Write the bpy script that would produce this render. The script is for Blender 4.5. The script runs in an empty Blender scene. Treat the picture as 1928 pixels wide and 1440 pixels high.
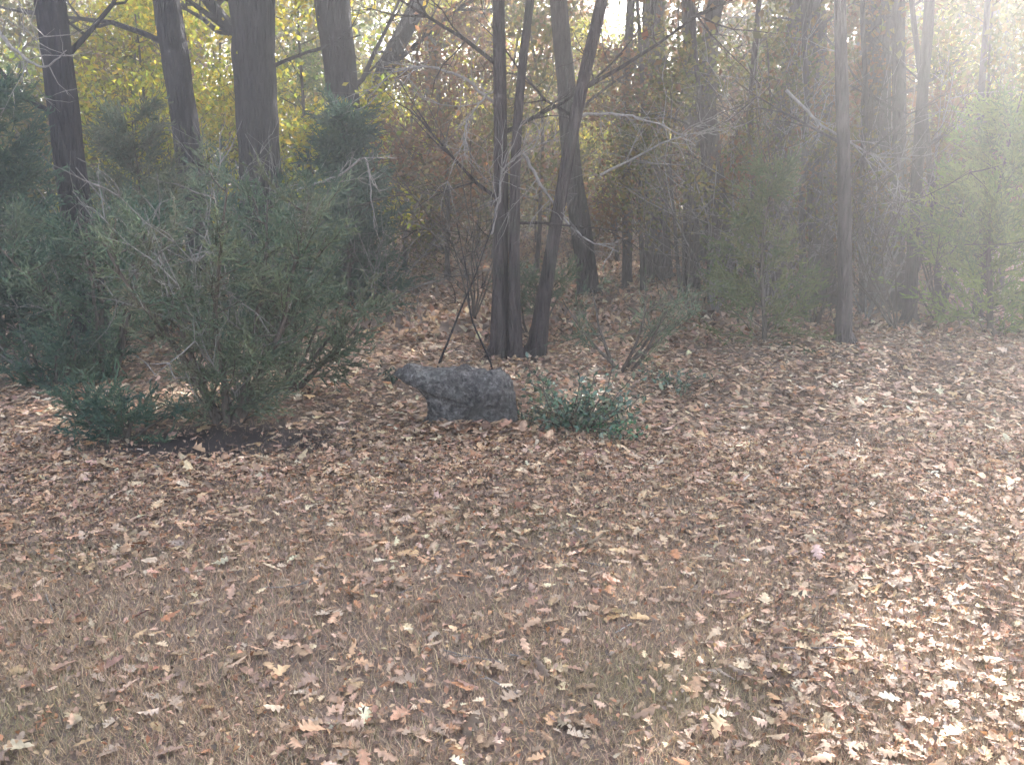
import bpy, math, random
import numpy as np
from mathutils import Vector

# ------------------------------------------------------------------ camera, sky, sun, exposure
scn = bpy.context.scene
COL = scn.collection
CAM_H, PITCH, FPX, W0, H0 = 1.6, math.radians(13.1), 1670.0, 1928.0, 1440.0
cam_data = bpy.data.cameras.new('camera')
cam_data.sensor_width = 36.0
cam_data.lens = 36.0 * FPX / W0
cam_data.clip_end = 2000.0
cam_data.clip_start = 0.05
cam = bpy.data.objects.new('camera', cam_data)
cam.location = (0, 0, CAM_H)
cam.rotation_euler = (math.pi / 2 - PITCH, 0, 0)
COL.objects.link(cam)
scn.camera = cam

SUN_AZ, SUN_EL = math.radians(24.0), math.radians(33.5)      # azimuth measured from +Y towards +X
S = Vector((math.sin(SUN_AZ) * math.cos(SUN_EL), math.cos(SUN_AZ) * math.cos(SUN_EL), math.sin(SUN_EL)))

world = bpy.data.worlds.new('World')
scn.world = world
world.use_nodes = True
wn, wl = world.node_tree.nodes, world.node_tree.links
wn.clear()
sky = wn.new('ShaderNodeTexSky')
sky.sky_type = 'NISHITA'
sky.sun_disc = False
sky.sun_elevation = SUN_EL
sky.sun_rotation = SUN_AZ
sky.dust_density = 3.0
sky.air_density = 1.0
hs = wn.new('ShaderNodeHueSaturation')
hs.inputs['Saturation'].default_value = 0.6
bg = wn.new('ShaderNodeBackground')
bg.inputs['Strength'].default_value = 0.112
wo = wn.new('ShaderNodeOutputWorld')
wl.new(sky.outputs[0], hs.inputs['Color'])
wl.new(hs.outputs[0], bg.inputs['Color'])
wl.new(bg.outputs[0], wo.inputs['Surface'])

sun_data = bpy.data.lights.new('sun', 'SUN')
sun_data.energy = 4.6
sun_data.angle = math.radians(0.53)
sun_data.color = (1.0, 0.965, 0.92)
sun = bpy.data.objects.new('sun', sun_data)
sun.rotation_euler = S.to_track_quat('Z', 'Y').to_euler()
sun.location = S * 60
COL.objects.link(sun)

scn.view_settings.view_transform = 'Standard'
scn.view_settings.look = 'None'
scn.view_settings.exposure = 2.76
scn.view_settings.gamma = 1.0
scn.cycles.use_denoising = True
scn.cycles.use_adaptive_sampling = True
scn.cycles.adaptive_threshold = 0.03
scn.cycles.max_bounces = 5
scn.cycles.diffuse_bounces = 3
scn.cycles.transmission_bounces = 4
scn.cycles.use_light_tree = False
scn.cycles.volume_bounces = 0
scn.cycles.transparent_max_bounces = 8
scn.cycles.sample_clamp_indirect = 6.0

# ------------------------------------------------------------------ helpers
rng = np.random.default_rng(7)


def ray(px, py):
    cx, cy = (px - W0 / 2) / FPX, -(py - H0 / 2) / FPX
    c, s = math.cos(PITCH), math.sin(PITCH)
    return np.array((cx, c + cy * s, -s + cy * c))


def hgt(x, y):
    x, y = np.asarray(x, float), np.asarray(y, float)
    z = 0.022 * np.sin(1.3 * x + 0.4 * y) + 0.018 * np.sin(0.7 * x - 1.7 * y + 1.0) + 0.010 * np.sin(3.1 * x + 2.3 * y)
    z = z + 0.05 * np.exp(-(((x + 1.9) / 0.9) ** 2 + ((y - 5.9) / 0.5) ** 2))
    z = z + 0.05 * np.exp(-(((x - 3.0) / 1.4) ** 2 + ((y - 8.2) / 1.0) ** 2))
    z = z + 0.015 * np.maximum(y - 12.0, 0)
    return z


def at(px, py, y):                       # the point seen at a pixel, at distance y in front of the camera
    r = ray(px, py)
    return np.array((0, 0, CAM_H)) + r * (y / r[1])


def on_ground(px, py):
    r = ray(px, py)
    t = CAM_H / -r[2]
    for _ in range(4):
        p = np.array((0, 0, CAM_H)) + r * t
        t = (CAM_H - float(hgt(p[0], p[1]))) / -r[2]
    p = np.array((0, 0, CAM_H)) + r * t
    p[2] = float(hgt(p[0], p[1]))
    return p


class Buf:
    def __init__(self):
        self.v, self.f3, self.f4, self.c, self.n = [], [], [], [], 0

    def add(self, v, f3=None, f4=None, col=None):
        v = np.asarray(v, float).reshape(-1, 3)
        if f3 is not None and len(f3):
            self.f3.append(np.asarray(f3, np.int64).reshape(-1, 3) + self.n)
        if f4 is not None and len(f4):
            self.f4.append(np.asarray(f4, np.int64).reshape(-1, 4) + self.n)
        self.v.append(v)
        if col is not None:
            c = np.asarray(col, float)
            if c.ndim == 1:
                c = np.tile(c, (len(v), 1))
            self.c.append(c)
        self.n += len(v)

    def mesh(self, name, mat, smooth=False):
        v = np.concatenate(self.v)
        f3 = np.concatenate(self.f3) if self.f3 else np.zeros((0, 3), np.int64)
        f4 = np.concatenate(self.f4) if self.f4 else np.zeros((0, 4), np.int64)
        me = bpy.data.meshes.new(name)
        me.vertices.add(len(v))
        me.vertices.foreach_set('co', v.ravel().astype(np.float32))
        loops = np.concatenate([f3.ravel(), f4.ravel()])
        tot = np.concatenate([np.full(len(f3), 3), np.full(len(f4), 4)])
        start = np.concatenate([[0], np.cumsum(tot)[:-1]])
        me.loops.add(len(loops))
        me.loops.foreach_set('vertex_index', loops.astype(np.int32))
        me.polygons.add(len(tot))
        me.polygons.foreach_set('loop_start', start.astype(np.int32))
        me.polygons.foreach_set('loop_total', tot.astype(np.int32))
        if smooth:
            me.polygons.foreach_set('use_smooth', np.ones(len(tot), bool))
        if self.c:
            c = np.concatenate(self.c)
            at_ = me.color_attributes.new('Col', 'FLOAT_COLOR', 'POINT')
            at_.data.foreach_set('color', np.concatenate([c, np.ones((len(c), 1))], 1).ravel().astype(np.float32))
        me.update(calc_edges=True)
        me.validate()
        me.materials.append(mat)
        return me


def link(name, me, parent=None, kind=None):
    o = bpy.data.objects.new(name, me)
    COL.objects.link(o)
    if parent is not None:
        o.parent = parent
    if kind:
        o['kind'] = kind
    return o


def tag(o, label, cat, group=None, kind=None):
    o['label'], o['category'] = label, cat
    if group:
        o['group'] = group
    if kind:
        o['kind'] = kind
    return o


def empty(name, loc, label, cat, group=None):
    o = bpy.data.objects.new(name, None)
    o.empty_display_size = 0.2
    COL.objects.link(o)
    o.location = loc
    return tag(o, label, cat, group)


def copy_tree(o, parent=None):
    c = o.copy()
    COL.objects.link(c)
    c.parent = parent
    for ch in [k for k in o.children]:
        copy_tree(ch, c)
    return c


def unit(a):
    return a / np.maximum(np.linalg.norm(a, axis=-1, keepdims=True), 1e-9)


def tube(buf, P, R, k=6, col=None, rough=0.0, rg=rng, roots=None):
    P, R = np.asarray(P, float), np.asarray(R, float)
    n = len(P)
    T = unit(np.gradient(P, axis=0))
    ref = np.array((0.0, 0.0, 1.0)) if abs(T[:, 2]).mean() < 0.8 else np.array((1.0, 0.0, 0.0))
    A = unit(np.cross(T, ref))
    B = np.cross(T, A)
    a = np.arange(k) * 2 * math.pi / k
    rr = R[:, None] * np.ones(k)
    if rough:
        ridge = 1 + rough * rg.normal(size=k)[None, :] * 0.6 + rough * rg.normal(size=(n, k)) * 0.6
        rr = rr * ridge
    if roots is not None:
        nr, ph = int(rg.integers(4, 7)), rg.uniform(0, 6)
        rr = rr * (1 + roots[:, None] * (0.35 + 0.65 * np.cos(a * nr + ph)[None, :] * (0.7 + 0.3 * np.cos(a + ph))[None, :]))
    V = P[:, None, :] + rr[..., None] * (np.cos(a)[None, :, None] * A[:, None, :] + np.sin(a)[None, :, None] * B[:, None, :])
    i = np.arange(n - 1)[:, None] * k
    j = np.arange(k)[None, :]
    j2 = (j + 1) % k
    f4 = np.stack([i + j, i + j2, i + k + j2, i + k + j], -1).reshape(-1, 4)
    V = V.reshape(-1, 3)
    tip = len(V)
    V = np.concatenate([V, P[-1:]])
    f3 = np.stack([(n - 1) * k + np.arange(k), (n - 1) * k + (np.arange(k) + 1) % k, np.full(k, tip)], -1)
    buf.add(V, f3, f4, col)


def smooth_path(pts, n):
    pts = np.asarray(pts, float)
    d = np.concatenate([[0], np.cumsum(np.linalg.norm(np.diff(pts, axis=0), axis=1))])
    t = np.linspace(0, d[-1], n)
    out = np.stack([np.interp(t, d, pts[:, i]) for i in range(pts.shape[1])], 1)
    for _ in range(2):
        out[1:-1] = 0.25 * out[:-2] + 0.5 * out[1:-1] + 0.25 * out[2:]
    return out


def wander(p0, d, length, n, curl, rg, up=0.0):
    """a branch that bends as it grows"""
    p, d = np.array(p0, float), unit(np.array(d, float))
    out, st = [p.copy()], length / (n - 1)
    for _ in range(n - 1):
        d = unit(d + rg.normal(size=3) * curl + np.array((0, 0, up)))
        p = p + d * st
        out.append(p.copy())
    return np.array(out)


def leaves(buf, C, size, col, rg, aspect=0.55, fold=0.25, flat=0.0, droop=0.0, direc=None):
    """N folded leaves at C; size (N,), col (N,3); flat 0..1 pulls normals upright"""
    N = len(C)
    u = rg.normal(size=(N, 3))
    if direc is not None:
        u = u * 0.5 + direc
    u[:, 2] -= droop
    n = rg.normal(size=(N, 3))
    if flat:
        n = n * (1 - flat) + np.array((0, 0, 1.0)) * flat * 2
    u = unit(u)
    n = unit(n - (n * u).sum(1, keepdims=True) * u)
    s = np.cross(n, u)
    sz = np.asarray(size)[:, None]
    b = C - u * sz * 0.5
    t = C + u * sz * 0.5 + n * sz * rg.normal(size=(N, 1)) * 0.12
    m = C + u * sz * rg.uniform(-0.08, 0.12, (N, 1))
    l = m + s * sz * aspect * 0.5 + n * sz * fold * rg.uniform(0.2, 1.2, (N, 1))
    r = m - s * sz * aspect * 0.5 + n * sz * fold * rg.uniform(0.2, 1.2, (N, 1))
    V = np.stack([b, l, t, r], 1).reshape(-1, 3)
    i = np.arange(N)[:, None] * 4
    f3 = np.concatenate([i + np.array([[0, 2, 1]]), i + np.array([[0, 3, 2]])])
    buf.add(V, f3, None, np.repeat(col, 4, 0))


def palette(pal, N, rg, jit=0.18, w=None):
    pal = np.array(pal)
    if w is not None:
        w = np.array(w, float) / np.sum(w)
    c = pal[rg.choice(len(pal), N, p=w)]
    return np.clip(c * (1 + rg.normal(size=(N, 1)) * jit) * (1 + rg.normal(size=(N, 3)) * 0.05), 0.004, 0.85)


# ------------------------------------------------------------------ materials
def new_mat(name):
    m = bpy.data.materials.new(name)
    m.use_nodes = True
    m.node_tree.nodes.clear()
    return m, m.node_tree.nodes, m.node_tree.links


def leaf_mat(name, trans, rough=0.6, gloss=0.0, veins=0.0):
    m, n, l = new_mat(name)
    a = n.new('ShaderNodeAttribute'); a.attribute_name = 'Col'
    src = a.outputs['Color']
    if veins:
        tc = n.new('ShaderNodeTexCoord')
        nz = n.new('ShaderNodeTexNoise'); nz.inputs['Scale'].default_value = veins; nz.inputs['Detail'].default_value = 2
        l.new(tc.outputs['Object'], nz.inputs['Vector'])
        mr = n.new('ShaderNodeMapRange'); mr.inputs['From Min'].default_value = 0.3; mr.inputs['From Max'].default_value = 0.7
        mr.inputs['To Min'].default_value = 0.7; mr.inputs['To Max'].default_value = 1.2
        l.new(nz.outputs['Fac'], mr.inputs['Value'])
        mx = n.new('ShaderNodeMix'); mx.data_type = 'RGBA'; mx.blend_type = 'MULTIPLY'; mx.inputs['Factor'].default_value = 1.0
        l.new(src, mx.inputs['A']); l.new(mr.outputs[0], mx.inputs['B'])
        src = mx.outputs['Result']
    d = n.new('ShaderNodeBsdfDiffuse'); l.new(src, d.inputs['Color'])
    t = n.new('ShaderNodeBsdfTranslucent'); l.new(src, t.inputs['Color'])
    ms = n.new('ShaderNodeMixShader'); ms.inputs[0].default_value = trans
    l.new(d.outputs[0], ms.inputs[1]); l.new(t.outputs[0], ms.inputs[2])
    out = ms.outputs[0]
    if gloss:
        g = n.new('ShaderNodeBsdfGlossy'); g.inputs['Roughness'].default_value = rough
        m2 = n.new('ShaderNodeMixShader'); m2.inputs[0].default_value = gloss
        l.new(out, m2.inputs[1]); l.new(g.outputs[0], m2.inputs[2])
        out = m2.outputs[0]
    o = n.new('ShaderNodeOutputMaterial')
    l.new(out, o.inputs['Surface'])
    return m


def bark_mat(name, c0, c1, scale=14.0, bump=0.7, moss=None):
    m, n, l = new_mat(name)
    tc = n.new('ShaderNodeTexCoord')
    mp = n.new('ShaderNodeMapping'); mp.inputs['Scale'].default_value = (1, 1, 0.16)
    l.new(tc.outputs['Object'], mp.inputs['Vector'])
    nz = n.new('ShaderNodeTexNoise'); nz.inputs['Scale'].default_value = scale; nz.inputs['Detail'].default_value = 8; nz.inputs['Roughness'].default_value = 0.65
    vo = n.new('ShaderNodeTexVoronoi'); vo.feature = 'DISTANCE_TO_EDGE'; vo.inputs['Scale'].default_value = scale * 1.3
    l.new(mp.outputs[0], nz.inputs['Vector']); l.new(mp.outputs[0], vo.inputs['Vector'])
    cr = n.new('ShaderNodeValToRGB')
    cr.color_ramp.elements[0].position = 0.32; cr.color_ramp.elements[0].color = (*c0, 1)
    cr.color_ramp.elements[1].position = 0.70; cr.color_ramp.elements[1].color = (*c1, 1)
    l.new(nz.outputs['Fac'], cr.inputs[0])
    src = cr.outputs[0]
    if moss:
        n2 = n.new('ShaderNodeTexNoise'); n2.inputs['Scale'].default_value = 3.0; n2.inputs['Detail'].default_value = 5
        l.new(tc.outputs['Object'], n2.inputs['Vector'])
        r2 = n.new('ShaderNodeMapRange'); r2.inputs['From Min'].default_value = 0.52; r2.inputs['From Max'].default_value = 0.66
        r2.inputs['To Max'].default_value = 0.6
        l.new(n2.outputs['Fac'], r2.inputs['Value'])
        mx = n.new('ShaderNodeMix'); mx.data_type = 'RGBA'
        l.new(r2.outputs[0], mx.inputs['Factor']); l.new(src, mx.inputs['A']); mx.inputs['B'].default_value = (*moss, 1)
        src = mx.outputs['Result']
    ad = n.new('ShaderNodeMath'); ad.operation = 'MULTIPLY_ADD'; ad.inputs[1].default_value = 1.2
    l.new(vo.outputs['Distance'], ad.inputs[0]); l.new(nz.outputs['Fac'], ad.inputs[2])
    b = n.new('ShaderNodeBump'); b.inputs['Strength'].default_value = bump; b.inputs['Distance'].default_value = 0.06
    l.new(ad.outputs[0], b.inputs['Height'])
    p = n.new('ShaderNodeBsdfPrincipled'); p.inputs['Roughness'].default_value = 0.9; p.inputs['Specular IOR Level'].default_value = 0.15
    l.new(src, p.inputs['Base Color']); l.new(b.outputs[0], p.inputs['Normal'])
    o = n.new('ShaderNodeOutputMaterial'); l.new(p.outputs[0], o.inputs['Surface'])
    return m


def ground_mat():
    m, n, l = new_mat('soil_and_thatch')
    tc = n.new('ShaderNodeTexCoord')
    n1 = n.new('ShaderNodeTexNoise'); n1.inputs['Scale'].default_value = 45; n1.inputs['Detail'].default_value = 8; n1.inputs['Roughness'].default_value = 0.75
    n2 = n.new('ShaderNodeTexNoise'); n2.inputs['Scale'].default_value = 1.4; n2.inputs['Detail'].default_value = 4
    for q in (n1, n2):
        l.new(tc.outputs['Object'], q.inputs['Vector'])
    cr = n.new('ShaderNodeValToRGB')
    e = cr.color_ramp.elements
    e[0].position, e[0].color = 0.25, (0.12, 0.09, 0.076, 1)
    e[1].position, e[1].color = 0.78, (0.46, 0.36, 0.30, 1)
    k = e.new(0.52); k.color = (0.29, 0.22, 0.18, 1)
    l.new(n1.outputs['Fac'], cr.inputs[0])
    mx = n.new('ShaderNodeMix'); mx.data_type = 'RGBA'
    mr = n.new('ShaderNodeMapRange'); mr.inputs['From Min'].default_value = 0.42; mr.inputs['From Max'].default_value = 0.65; mr.inputs['To Max'].default_value = 0.5
    l.new(n2.outputs['Fac'], mr.inputs['Value']); l.new(mr.outputs[0], mx.inputs['Factor'])
    l.new(cr.outputs[0], mx.inputs['A']); mx.inputs['B'].default_value = (0.20, 0.162, 0.148, 1)
    mp = n.new('ShaderNodeMapping'); mp.vector_type = 'TEXTURE'  # dark bare soil by the left shrub, the shrub's shade painted into its colour
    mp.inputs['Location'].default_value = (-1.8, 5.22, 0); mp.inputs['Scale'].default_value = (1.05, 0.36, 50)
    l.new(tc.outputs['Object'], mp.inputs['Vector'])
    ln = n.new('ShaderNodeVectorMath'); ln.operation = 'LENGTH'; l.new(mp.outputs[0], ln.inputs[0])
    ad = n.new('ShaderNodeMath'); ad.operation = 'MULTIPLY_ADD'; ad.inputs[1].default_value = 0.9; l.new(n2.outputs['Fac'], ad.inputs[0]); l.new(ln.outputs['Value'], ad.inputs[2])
    soil_shade = n.new('ShaderNodeMapRange'); soil_shade.inputs['From Min'].default_value = 1.0; soil_shade.inputs['From Max'].default_value = 1.6; soil_shade.inputs['To Min'].default_value = 0.9; soil_shade.inputs['To Max'].default_value = 0.0
    l.new(ad.outputs[0], soil_shade.inputs['Value'])
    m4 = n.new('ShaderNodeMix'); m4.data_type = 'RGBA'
    l.new(soil_shade.outputs[0], m4.inputs['Factor']); l.new(mx.outputs['Result'], m4.inputs['A']); m4.inputs['B'].default_value = (0.045, 0.038, 0.04, 1)
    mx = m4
    b = n.new('ShaderNodeBump'); b.inputs['Strength'].default_value = 0.9; b.inputs['Distance'].default_value = 0.03
    l.new(n1.outputs['Fac'], b.inputs['Height'])
    p = n.new('ShaderNodeBsdfPrincipled'); p.inputs['Roughness'].default_value = 0.95; p.inputs['Specular IOR Level'].default_value = 0.1
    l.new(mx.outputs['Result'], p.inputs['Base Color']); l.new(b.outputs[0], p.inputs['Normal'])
    o = n.new('ShaderNodeOutputMaterial'); l.new(p.outputs[0], o.inputs['Surface'])
    return m


M_LIT = leaf_mat('fallen_leaf', 0.22, 0.5, 0.05, 45)
M_GRASS = leaf_mat('dormant_grass', 0.2)
M_LEAF = leaf_mat('autumn_leaf', 0.5)
M_JUN = leaf_mat('juniper_needle', 0.25)
M_HOLLY = leaf_mat('holly_leaf', 0.2, 0.35, 0.06)
M_BARK = bark_mat('dark_bark', (0.016, 0.015, 0.02), (0.062, 0.056, 0.066), 16, 1.0, moss=(0.06, 0.06, 0.06))
M_BARK2 = bark_mat('brown_bark', (0.038, 0.032, 0.034), (0.135, 0.11, 0.108), 22, 1.0, moss=(0.085, 0.09, 0.072))
M_TWIG = bark_mat('grey_twig', (0.15, 0.14, 0.132), (0.36, 0.335, 0.32), 40, 0.3)
M_BARK3 = bark_mat('pale_bark', (0.055, 0.048, 0.048), (0.165, 0.14, 0.135), 24, 0.9)
M_DEAD = bark_mat('dead_wood', (0.19, 0.178, 0.17), (0.40, 0.37, 0.355), 40, 0.3)
M_STEM = bark_mat('brown_stem', (0.06, 0.05, 0.04), (0.17, 0.14, 0.12), 40, 0.3)
M_WOOD = bark_mat('weathered_wood', (0.055, 0.052, 0.056), (0.19, 0.175, 0.175), 24, 1.0, moss=(0.10, 0.105, 0.095))
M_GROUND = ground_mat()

# ------------------------------------------------------------------ ground
def axis(lo, hi, fine_lo, fine_hi, st):
    a = list(np.arange(fine_lo, fine_hi + 1e-6, st))
    s, x = st, fine_hi
    while x < hi:
        s *= 1.35; x += s; a.append(min(x, hi))
    s, x = st, fine_lo
    while x > lo:
        s *= 1.35; x -= s; a.insert(0, max(x, lo))
    return np.array(a)


gx, gy = axis(-400, 400, -9, 9, 0.14), axis(-400, 400, 0, 20, 0.14)
X, Y = np.meshgrid(gx, gy)
Z = hgt(X, np.minimum(Y, 40.0))
gb = Buf()
nx, ny = len(gx), len(gy)
ii = (np.arange(ny - 1)[:, None] * nx + np.arange(nx - 1)[None, :]).ravel()
gb.add(np.stack([X, Y, Z], -1), None, np.stack([ii, ii + 1, ii + nx + 1, ii + nx], -1))
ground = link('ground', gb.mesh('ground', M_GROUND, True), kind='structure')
ground['label'] = 'leaf strewn woodland floor and dormant lawn'

# ------------------------------------------------------------------ trees
AUT_YEL = [(0.58, 0.50, 0.03), (0.48, 0.48, 0.04), (0.32, 0.40, 0.04), (0.56, 0.38, 0.045), (0.15, 0.19, 0.035)]
AUT_OLV = [(0.12, 0.14, 0.035), (0.18, 0.19, 0.05), (0.24, 0.21, 0.06), (0.09, 0.10, 0.03), (0.28, 0.17, 0.05)]
AUT_RUS = [(0.26, 0.11, 0.05), (0.30, 0.15, 0.07), (0.17, 0.085, 0.05), (0.22, 0.15, 0.07), (0.13, 0.12, 0.05)]
AUT_GRN = [(0.10, 0.17, 0.035), (0.16, 0.23, 0.04), (0.26, 0.30, 0.04), (0.08, 0.12, 0.03)]


def limb(buf, p0, d, length, r0, rg, tips, depth=2, k=5, curl=0.16, up=0.03):
    n = max(5, int(length / 0.28))
    P = wander(p0, d, length, n, curl, rg, up)
    tube(buf, P, np.linspace(r0, r0 * 0.25, n), k)
    if depth == 0:
        tips.extend(P[n // 3:])
        return
    m = int(3 + length * 1.5)
    for q in range(m):
        i = int(rg.uniform(0.25, 1.0) * (n - 1))
        dd = unit(P[min(i + 1, n - 1)] - P[max(i - 1, 0)]) + rg.normal(size=3) * 0.75
        limb(buf, P[i], dd, length * rg.uniform(0.3, 0.55), max(r0 * 0.45, 0.0045), rg, tips, depth - 1, max(3, k - 1), curl * 1.2, up)


def make_tree(name, label, path, radii, bark, pal, seed, crown_lo, limbs, spread, n_leaf, leaf=0.10, low_limbs=(), group=None, top=None, clump=0.22, sides=22, depth=2):
    n_leaf = int(n_leaf * (0.6 if top else 1.0))
    rg = np.random.default_rng(seed)
    path = np.asarray(path, float)
    base = path[0].copy()
    o = empty(name, tuple(base), label, 'tree', group)
    path = path - base
    if top:                                           # the stem goes on above the picture
        d = unit(path[-1] - path[-2]); d = unit(d * 0.8 + np.array((0, 0, 0.5)))
        P2 = wander(path[-1], d, top - path[-1][2], 9, 0.06, rg, 0.08)
        path = np.concatenate([path, P2[1:]])
        radii = list(radii) + list(np.linspace(radii[-1] * 0.95, 0.02, len(P2) - 1))
    PR = smooth_path(np.concatenate([path, np.asarray(radii)[:, None]], 1), 46)
    P, R = PR[:, :3], PR[:, 3]
    flare = 1 + 0.3 * np.exp(-np.maximum(P[:, 2], 0) / 0.18)
    P0 = P[0] - np.array((0, 0, 0.12))
    P[1, 2] = min(P[1, 2], 0.12)
    tb = Buf()
    tube(tb, np.concatenate([[P0], P]), np.concatenate([[R[0] * 1.6], R * flare]), sides, rough=0.055, rg=rg, roots=np.concatenate([[0.75], 0.6 * np.exp(-np.maximum(P[:, 2], 0) / 0.13)]))
    link('trunk', tb.mesh(name + '_trunk', bark, True), o)
    tips = []
    for (zz, az, tilt, ln, rr) in low_limbs:
        i = int(np.argmin(abs(P[:, 2] - zz)))
        b = Buf()
        limb(b, P[i], (math.sin(az) * math.cos(tilt), math.cos(az) * math.cos(tilt), math.sin(tilt)), ln, rr, rg, [], 2)
        link('branch', b.mesh(name + '_branch', bark, True), o)
    H = P[-1][2]
    for q in range(limbs):
        zz = crown_lo + (H - crown_lo) * (q + rg.uniform(0, 1)) / limbs
        i = int(np.argmin(abs(P[:, 2] - zz)))
        az = q * 2.4 + rg.uniform(-0.5, 0.5)
        ln = spread * (1.0 - 0.55 * (zz - crown_lo) / max(H - crown_lo, 0.1)) * rg.uniform(0.7, 1.15)
        b = Buf()
        limb(b, P[i], (math.cos(az), math.sin(az), rg.uniform(0.2, 0.8)), ln, max(R[i] * 0.5, 0.008), rg, tips, depth)
        link('branch', b.mesh(name + '_branch', bark, True), o)
    tips = np.array(tips)
    sel = rg.integers(0, len(tips), n_leaf)
    C = tips[sel] + rg.normal(size=(n_leaf, 3)) * clump
    pc = palette(pal, len(tips), rg, 0.1)
    col = 0.5 * pc[sel] + 0.5 * palette(pal, n_leaf, rg)
    lb = Buf()
    leaves(lb, C, leaf * rg.uniform(0.6, 1.25, n_leaf), col, rg, 0.6, 0.2, droop=0.4)
    cr = link('crown', lb.mesh(name + '_crown', M_LEAF), o, 'stuff')
    return o


def px_path(base_px, pts, y):
    """trunk path through picture points, all at the depth of the trunk's base"""
    b = on_ground(*base_px) if y is None else None
    if b is None:
        p = at(base_px[0], base_px[1], y)
        b = np.array((p[0], y, float(hgt(p[0], y))))
    return [b] + [at(px, py, b[1]) for px, py in pts]


PI = math.pi
trunks = [
    # label, base pixel, picture points, depth or None, radii, palette, low limbs, crown start, leaf count
    ('dark leaning trunk rising out of the cedar thicket at far left', (180, 655), [(150, 440), (120, 230), (95, 0)], None, [.15, .14, .13, .125], AUT_OLV, [(2.0, 4.6, .5, 1.6, .03), (2.6, 1.6, .6, 1.5, .03)], 3.4, 5200),
    ('slender dark trunk between the two thickest trunks and far left trunk', (392, 590), [(372, 440), (348, 240), (312, 0)], 10.8, [.18, .165, .15, .15], AUT_YEL, [(3.0, 4.9, .6, 1.8, .04)], 4.0, 5200),
    ('thickest dark trunk, forking near the top of the picture', (500, 590), [(494, 420), (488, 260), (478, 110), (476, 0)], 11.4, [.27, .25, .245, .245, .255], AUT_YEL, [(3.1, 4.9, .75, 2.2, .10), (2.7, 1.5, .5, 1.4, .03)], 4.2, 6200),
    ('dark trunk to the right of the yellow-lit leaves', (672, 580), [(664, 420), (655, 260), (640, 110), (625, 0)], 11.9, [.19, .18, .185, .205, .22], AUT_OLV, [(2.6, 1.4, .7, 1.7, .04)], 4.0, 6200),
    ('dim slanting trunk with spreading upper fork left of the central trunk', (676, 560), [(682, 330), (695, 200), (738, 100), (790, 10)], 13.5, [.15, .13, .12, .12, .12], AUT_RUS, [(3.0, 1.3, .5, 1.8, .05), (2.2, 4.5, .6, 1.4, .03)], 4.0, 5200),
    ('central twin-stemmed tree, left stem, standing on the leaf litter', (940, 674), [(941, 560), (944, 430), (942, 250), (940, 100), (938, 0)], None, [.078, .072, .062, .056, .052, .05], AUT_RUS, [(1.9, 1.2, .4, 1.3, .02), (1.45, 4.9, .5, 1.1, .018), (2.4, 4.2, .4, 1.4, .02)], 3.2, 4600),
    ('leaning dark stem springing beside the central twin trunk', (1006, 672), [(1020, 590), (1037, 480), (1066, 310), (1098, 150), (1135, 0)], None, [.075, .066, .058, .054, .052, .05], AUT_OLV, [(2.3, 1.4, .5, 1.5, .02), (2.0, 4.8, .3, 1.2, .015)], 3.2, 5000),
    ('grey trunk farther back, right of the leaning dark stem', (1112, 555), [(1095, 440), (1075, 320), (1068, 180), (1050, 0)], None, [.15, .14, .13, .12, .11], AUT_RUS, [(2.2, 1.5, .4, 1.6, .025)], 4.0, 6500),
    ('hazy straight trunk right of centre at the back', (1240, 527), [(1238, 400), (1236, 250), (1233, 110), (1228, 0)], None, [.19, .175, .17, .165, .16], AUT_RUS, [(2.5, 4.7, .5, 1.5, .03), (3.0, 1.5, .5, 1.7, .03)], 4.4, 8500),
    ('hazy trunk curving left as it rises, right of centre', (1372, 562), [(1366, 470), (1345, 320), (1330, 180), (1335, 60), (1350, 0)], None, [.13, .12, .11, .105, .10, .095], AUT_OLV, [(2.6, 1.6, .6, 1.6, .03), (2.0, 4.5, .5, 1.2, .02)], 3.8, 8500),
    ('straight slim pale trunk in the right half, nearest the edge of the wood', (1592, 650), [(1592, 560), (1590, 430), (1588, 250), (1584, 100), (1580, 0)], None, [.065, .06, .056, .052, .05, .048], AUT_OLV, [(1.6, 1.4, .5, 1.1, .015), (1.9, 4.9, .4, 1.2, .015)], 3.2, 2600),
    ('broad dim trunk just right of the slim pale trunk', (1655, 572), [(1652, 480), (1648, 330), (1650, 150), (1655, 0)], None, [.20, .19, .18, .17, .16], AUT_OLV, [(2.4, 1.6, .5, 1.6, .03)], 3.8, 4800),
    ('thin dark trunk between the broad dim trunk and the right-hand cedar', (1712, 612), [(1716, 520), (1722, 400), (1735, 200), (1752, 0)], None, [.07, .062, .058, .055, .05], AUT_YEL, [(1.8, 1.5, .5, 1.2, .02)], 3.4, 1500),
]
for k, (lab, bpx, pts, dep, rad, pal, low, clo, nl) in enumerate(trunks):
    path = px_path(bpx, pts, dep)
    make_tree('oak_tree', lab, path, rad, M_BARK if k < 5 else (M_BARK3 if k == 10 else M_BARK2), pal, 100 + k, clo, 7, 3.0, nl, 0.115, low, top=10.5 + (k % 3))

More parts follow.
